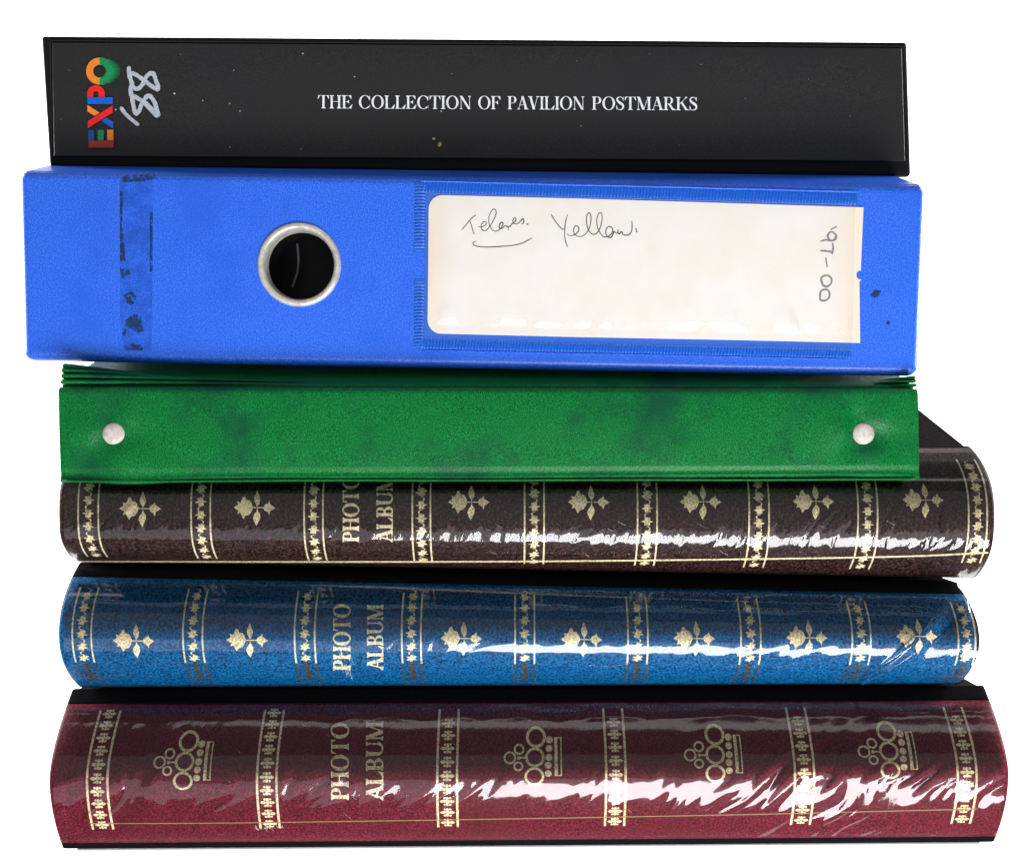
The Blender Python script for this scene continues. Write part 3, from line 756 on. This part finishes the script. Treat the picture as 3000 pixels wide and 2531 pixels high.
K = 2.091
def rel(pts, cx, cy): return [((x - cx) / K, (y - cy) / K) for x, y in pts]
fl = []
hole = [(585 + 20 * math.cos(math.radians(a)), 577 + 17 * math.sin(math.radians(a))) for a in range(0, 361, 30)]
tul = [(612, 574), (600, 545), (590, 533), (572, 532), (562, 508), (548, 511), (542, 530), (533, 546), (513, 538), (519, 560), (508, 566), (493, 577), (508, 588), (522, 594), (516, 616), (536, 612), (545, 632), (553, 648), (566, 628), (588, 622), (600, 606), (612, 580)]
fl.append(rel(tul + [(606, 577)] + hole[::-1] + [(606, 577)], 640, 578)[:-1])
fl.append(rel([(606, 574), (700, 575), (700, 581), (606, 580)], 640, 578))
fl.append(rel([(634, 473), (646, 500), (656, 528), (652, 548), (641, 564), (637, 575), (632, 560), (620, 540), (617, 520), (624, 500)], 640, 578))
fl.append(rel([(642, 597), (655, 618), (656, 640), (646, 662), (632, 690), (620, 668), (611, 645), (616, 622), (630, 606), (638, 580)], 640, 578))
fl.append(rel([(674, 578), (684, 560), (700, 552), (711, 537), (716, 556), (729, 566), (748, 579), (730, 590), (716, 600), (711, 624), (699, 603), (684, 596)], 640, 578))
def place(P, cx, cy, sc_=1.): return [[(cx + x * sc_, cy + y * sc_) for x, y in q] for q in P]
cr = []
def rr_(cx, cy, r1, r0): return [[((x - 922) / K, (y - 483) / K) for x, y in q] for q in ring(cx, cy, r1, r0, n=24)]
for c in ((930, 365, 62, 45), (922, 483, 60, 44), (918, 603, 61, 45), (825, 435, 33, 21), (768, 485, 39, 27), (820, 537, 31, 19)): cr += rr_(*c)
for c in ((1013, 380), (1010, 430), (1008, 483), (1004, 531), (1003, 583)): cr += [rel(disc(c[0], c[1], 21.5, 14)[0], 922, 483)]
for q in (rect(1042, 366, 1062, 600), rect(1070, 366, 1088, 372), rect(1080, 366, 1088, 600), rect(1062, 594, 1088, 600), rect(1062, 366, 1080, 372), rect(818, 480, 866, 490), rect(814, 476, 830, 496)): cr.append(rel(q[0], 922, 483))
def star_motif(cx, cy, kx, ky, seed):
    """small blossom with a curled stem; cx in px, cy/ky in v*1000"""
    P = []
    pts = []
    for i in range(12):
        a = math.radians(i * 30 - 90 + seed * 7); r = 18 if i % 2 == 0 else 9
        pts.append((cx + r * math.cos(a) * kx, cy + r * math.sin(a) * ky * .74))
    P.append(pts)
    return P
def curl(cx, cy, ky, sgn):
    return ribbon([(cx - 2 * sgn, cy - 7 * ky), (cx + 6 * sgn, cy - 5 * ky), (cx + 7 * sgn, cy + 1 * ky), (cx + 1 * sgn, cy + 5 * ky), (cx - 5 * sgn, cy + 5 * ky)], 4, cap=False)
def fleur(cx, cy, ky):
    P = []
    for dx, dy, rx, ry in ((-12, 0, 9, 5.5), (12, 0, 9, 5.5), (0, -9, 4.5, 7), (0, 9, 4.5, 7), (-8, -11, 4, 4), (8, -11, 4, 4), (-8, 11, 4, 4), (8, 11, 4, 4), (0, 0, 6, 5)):
        P.append([(cx + dx + rx * math.cos(a * math.pi / 4), cy + (dy + ry * math.sin(a * math.pi / 4)) * ky) for a in range(8)])
    P.append([(cx - 23, cy), (cx - 14, cy - 4 * ky), (cx - 14, cy + 4 * ky)]); P.append([(cx + 23, cy), (cx + 14, cy - 4 * ky), (cx + 14, cy + 4 * ky)])
    return P
def band(al, xa, xb, va, vb, lw, motif, pitch, mat='gold'):
    """two fine gold lines with a row of motifs between; bands run over the rounded spine"""
    x = ((xa + xb) / 2 - 1500) * S - al.o.x
    m0, m1 = al.pt(x, -.02), al.pt(x, .02); ky = .04 * S * 1000 / (m1 - m0).length * 1.0     # v*1000 per px at the front
    ky *= 1.0
    P = rect(xa - lw / 2, va * 1000, xa + lw / 2, vb * 1000) + rect(xb - lw / 2, va * 1000, xb + lw / 2, vb * 1000)
    # equal arc length steps
    pos = []; v = -.96; acc = 0; last = al.pt(x, v); nxt = pitch * .4 * S
    while v < .96:
        v += .002; q = al.pt(x, v); acc += (q - last).length; last = q
        if acc >= nxt:
            nxt += pitch * S
            if va + .03 < v < vb - .03: 
                g0, g1 = al.pt(x, v - .01), al.pt(x, v + .01); pos.append((v, .02 * 1000 * S / (g1 - g0).length))
    for i, (v, kk) in enumerate(pos):
        cx = (xa + xb) / 2
        if motif == 'star':
            P += star_motif(cx, v * 1000, 1., kk, i); P += curl(cx, v * 1000 + pitch * .5 * kk, kk, 1 if i % 2 else -1)
        else: P += fleur(cx, v * 1000, kk)
    return decal('gold_band', P, al.strip(), M[mat], al.root, 7e-5, slice_b=24)
def lettering(al, txt, x0, x1, ytop, ybot, t=.21, h=.065):
    """text running upwards, its baseline at x1"""
    P, wl = word(txt, t, h, .02)
    kx = (x1 - x0); ky = (ybot - ytop) / wl
    Q = [[(x1 - p[1] * kx, ybot - p[0] * ky) for p in q] for q in P]
    cx, cy = (x0 + x1) / 2, (ytop + ybot) / 2
    decal('gold_lettering', Q, al.pix(), M['gold'], al.root, 7e-5, slice_b=8)
def pix(al):
    cache = {}
    def f(a, b, off):
        x, v = al.inv(a, b); return al.pt(x, v, off)
    return f
Album.pix = pix
G = 'padded photo albums'
# ---- brown
brn = empty('photo_album', 'dark brown photo album in clear film, directly under the green binder', 'photo album', (0, 0, ZC - .0285), group=G)
al = Album(brn, 169, 2918, (1330, 1306), (1645, 1694), .021, .016, 4.0, 3.0, TAN)
ALB = {'brown': al}; al.build(M['brown_leather'], -.99, .97, board=M['brown_board'])
for i, (xa, xb) in enumerate(((229, 288), (560, 616), (891, 946), (1208, 1261), (1537, 1594), (1868, 1925), (2195, 2253), (2514, 2571), (2838, 2892))):
    band(al, xa, xb, -.86 if i < 8 else -.72, .8, 5, 'star', 38.5)
for cx, cy in ((420, 1490), (755, 1487), (1383, 1471), (1734, 1471), (2062, 1470), (2392, 1469), (2713, 1465)):
    decal('gold_flower', place(fl, cx, cy), al.sheet(cx, cy), M['gold'], brn, 7e-5, slice_b=8)
lettering(al, 'PHOTO', 1004, 1052, 1392, 1587); lettering(al, 'ALBUM', 1103, 1151, 1392, 1587)
decal('gold_rule', ribbon([(200, 1644), (700, 1645), (1500, 1644), (2200, 1637), (2650, 1629), (2895, 1618)], 4.5, cap=False), al.pix(), M['gold'], brn, 7e-5, slice_a=60)
al.film(-.97, .80, 11, .00042, 80, nu=1200, fine=.25)
# ---- blue
bla = empty('photo_album', 'blue photo album in clear film, between the brown album and the red one', 'photo album', (0, 0, ZC - .070), group=G)
al = Album(bla, 168, 2884, (1645, 1702), (2014, 2004), .019, .019, 2.3, 2.4)
ALB['blue'] = al; al.build(M['blue_leather'], -.97, .80, xout=.0022)
for xa, xb in ((212, 267), (536, 593), (863, 922), (1177, 1233), (1509, 1566), (1840, 1898), (2171, 2229), (2497, 2551), (2808, 2858)):
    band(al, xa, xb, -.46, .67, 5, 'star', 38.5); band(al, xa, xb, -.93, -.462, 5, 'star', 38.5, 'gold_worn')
for cx, cy in ((401, 1877), (734, 1875), (1361, 1870), (1713, 1873), (2043, 1870), (2373, 1868), (2695, 1864)):
    decal('gold_flower', place(fl, cx, cy), al.sheet(cx, cy), M['gold'], bla, 7e-5, slice_b=8)
lettering(al, 'PHOTO', 976, 1027, 1768, 1963); lettering(al, 'ALBUM', 1075, 1123, 1771, 1961)
def diag_fold(u, v):
    # the wrap is folded over at the right: a long curved crease
    x = 168 + u * 2716; c = .62 - ((2870 - x) / 270) ** 1.15 * 1.25 if x < 2870 else .65
    if x < 2570 or x > 2872: return 0
    return .0017 * math.exp(-((v - c) / .08) ** 2) + .0006 * math.exp(-((v - c - .16) / .05) ** 2)
al.film(-.96, .74, 23, .00028, 34, ridges=((.47, .030, .0006, .03), (-.50, .015, .0002, .05)), fold=diag_fold)
# ---- red
red = empty('photo_album', 'wine red photo album with gold crowns in clear film, bottom of the stack', 'photo album', (0, 0, ZC - .122), group=G)
al = Album(red, 141, 2959, (2016, 2006), (2486, 2466), .021, .0115, 1.6, 1.6)
ALB['red'] = al; al.build(M['red_leather'], -.90, .84)
for xa, xb in ((255, 315), (753, 810), (1281, 1339), (1776, 1833), (2329, 2385), (2806, 2861)):
    band(al, xa, xb, -.68, .77, 7, 'fleur', 39.3)
for cx, cy in ((541, 2231), (1567, 2218), (2095, 2210), (2604, 2200)):
    decal('gold_crown', place(cr, cx, cy), al.sheet(cx, cy), M['gold'], red, 7e-5, slice_b=8)
lettering(al, 'PHOTO', 970, 1022, 2115, 2342); lettering(al, 'ALBUM', 1072, 1123, 2113, 2342)
decal('gold_rule', ribbon([(262, 2411), (700, 2409), (1500, 2397), (2200, 2384), (2860, 2368)], 3.0, cap=False), al.pix(), M['gold_dull'], red, 7e-5, slice_a=60)
al.film(-.84, .81, 37, .00125, 44, ridges=((.72, .04, .0006, .04),))

# small scuffs on the films
def scuffs(al, x0, x1, y0, y1, n, ln, sd, lean=.1, wd=1.3):
    r_ = random.Random(sd); P = []
    for _ in range(n):
        x = r_.uniform(x0, x1); y = r_.uniform(y0, y1); l = ln * r_.uniform(.4, 1)
        P += ribbon([(x, y), (x + lean * l, y + l * .5), (x + lean * l * 2.2, y + l)], wd * r_.uniform(.5, 1.1), cap=False)
    d = decal('scuff_mark', P, al.pix(), M['scuff'], al.root, 6.5e-4); d['kind'] = 'stuff'
M['scuff'] = tint('scuffed_film', (.75, .72, .70), .75, 900, .40, .55)
scuffs(ALB['blue'], 978, 1030, 1880, 1950, 16, 42, 3, .12)
scuffs(ALB['red'], 742, 832, 2410, 2418, 22, 14, 8, .3, 2.0)
scuffs(ALB['red'], 500, 2400, 2120, 2380, 26, 16, 9, .6, 1.0)
scuffs(ALB['brown'], 1200, 2600, 1520, 1630, 20, 14, 10, .9, 1.0)

# ------------------------------------------------------------------ sub-parts and part labels
pk_ = bpy.data.objects['pocket_bed']; pk_.name = 'label_pocket'
for o in list(blu.children):
    b = o.name.split('.')[0]
    if b in ('weld_strip', 'pocket_bead', 'pocket_film'): o.parent = pk_
    if b == 'handwriting': o.parent = bpy.data.objects['label_card']
    if b == 'ring_sleeve': o.parent = rg
for n_, l_ in (('handwriting', 'small underlined word in black pen'), ('handwriting.001', 'second word in black pen'), ('handwriting.002', 'grey marker year range written sideways'),
               ('logo_bar', 'navy bar'), ('logo_bar.001', 'green bar'), ('logo_bar.002', 'orange bar'), ('logo_bar.003', 'wide bright blue bar'),
               ('logo_stroke', 'red slanted stroke'), ('logo_stroke.001', 'orange slanted stroke'), ('logo_stroke.002', 'blue slanted stroke'),
               ('logo_letter_o', 'orange half ring'), ('logo_letter_o.001', 'green half ring breaking up into lines')):
    if n_ in bpy.data.objects: bpy.data.objects[n_]['label'] = l_
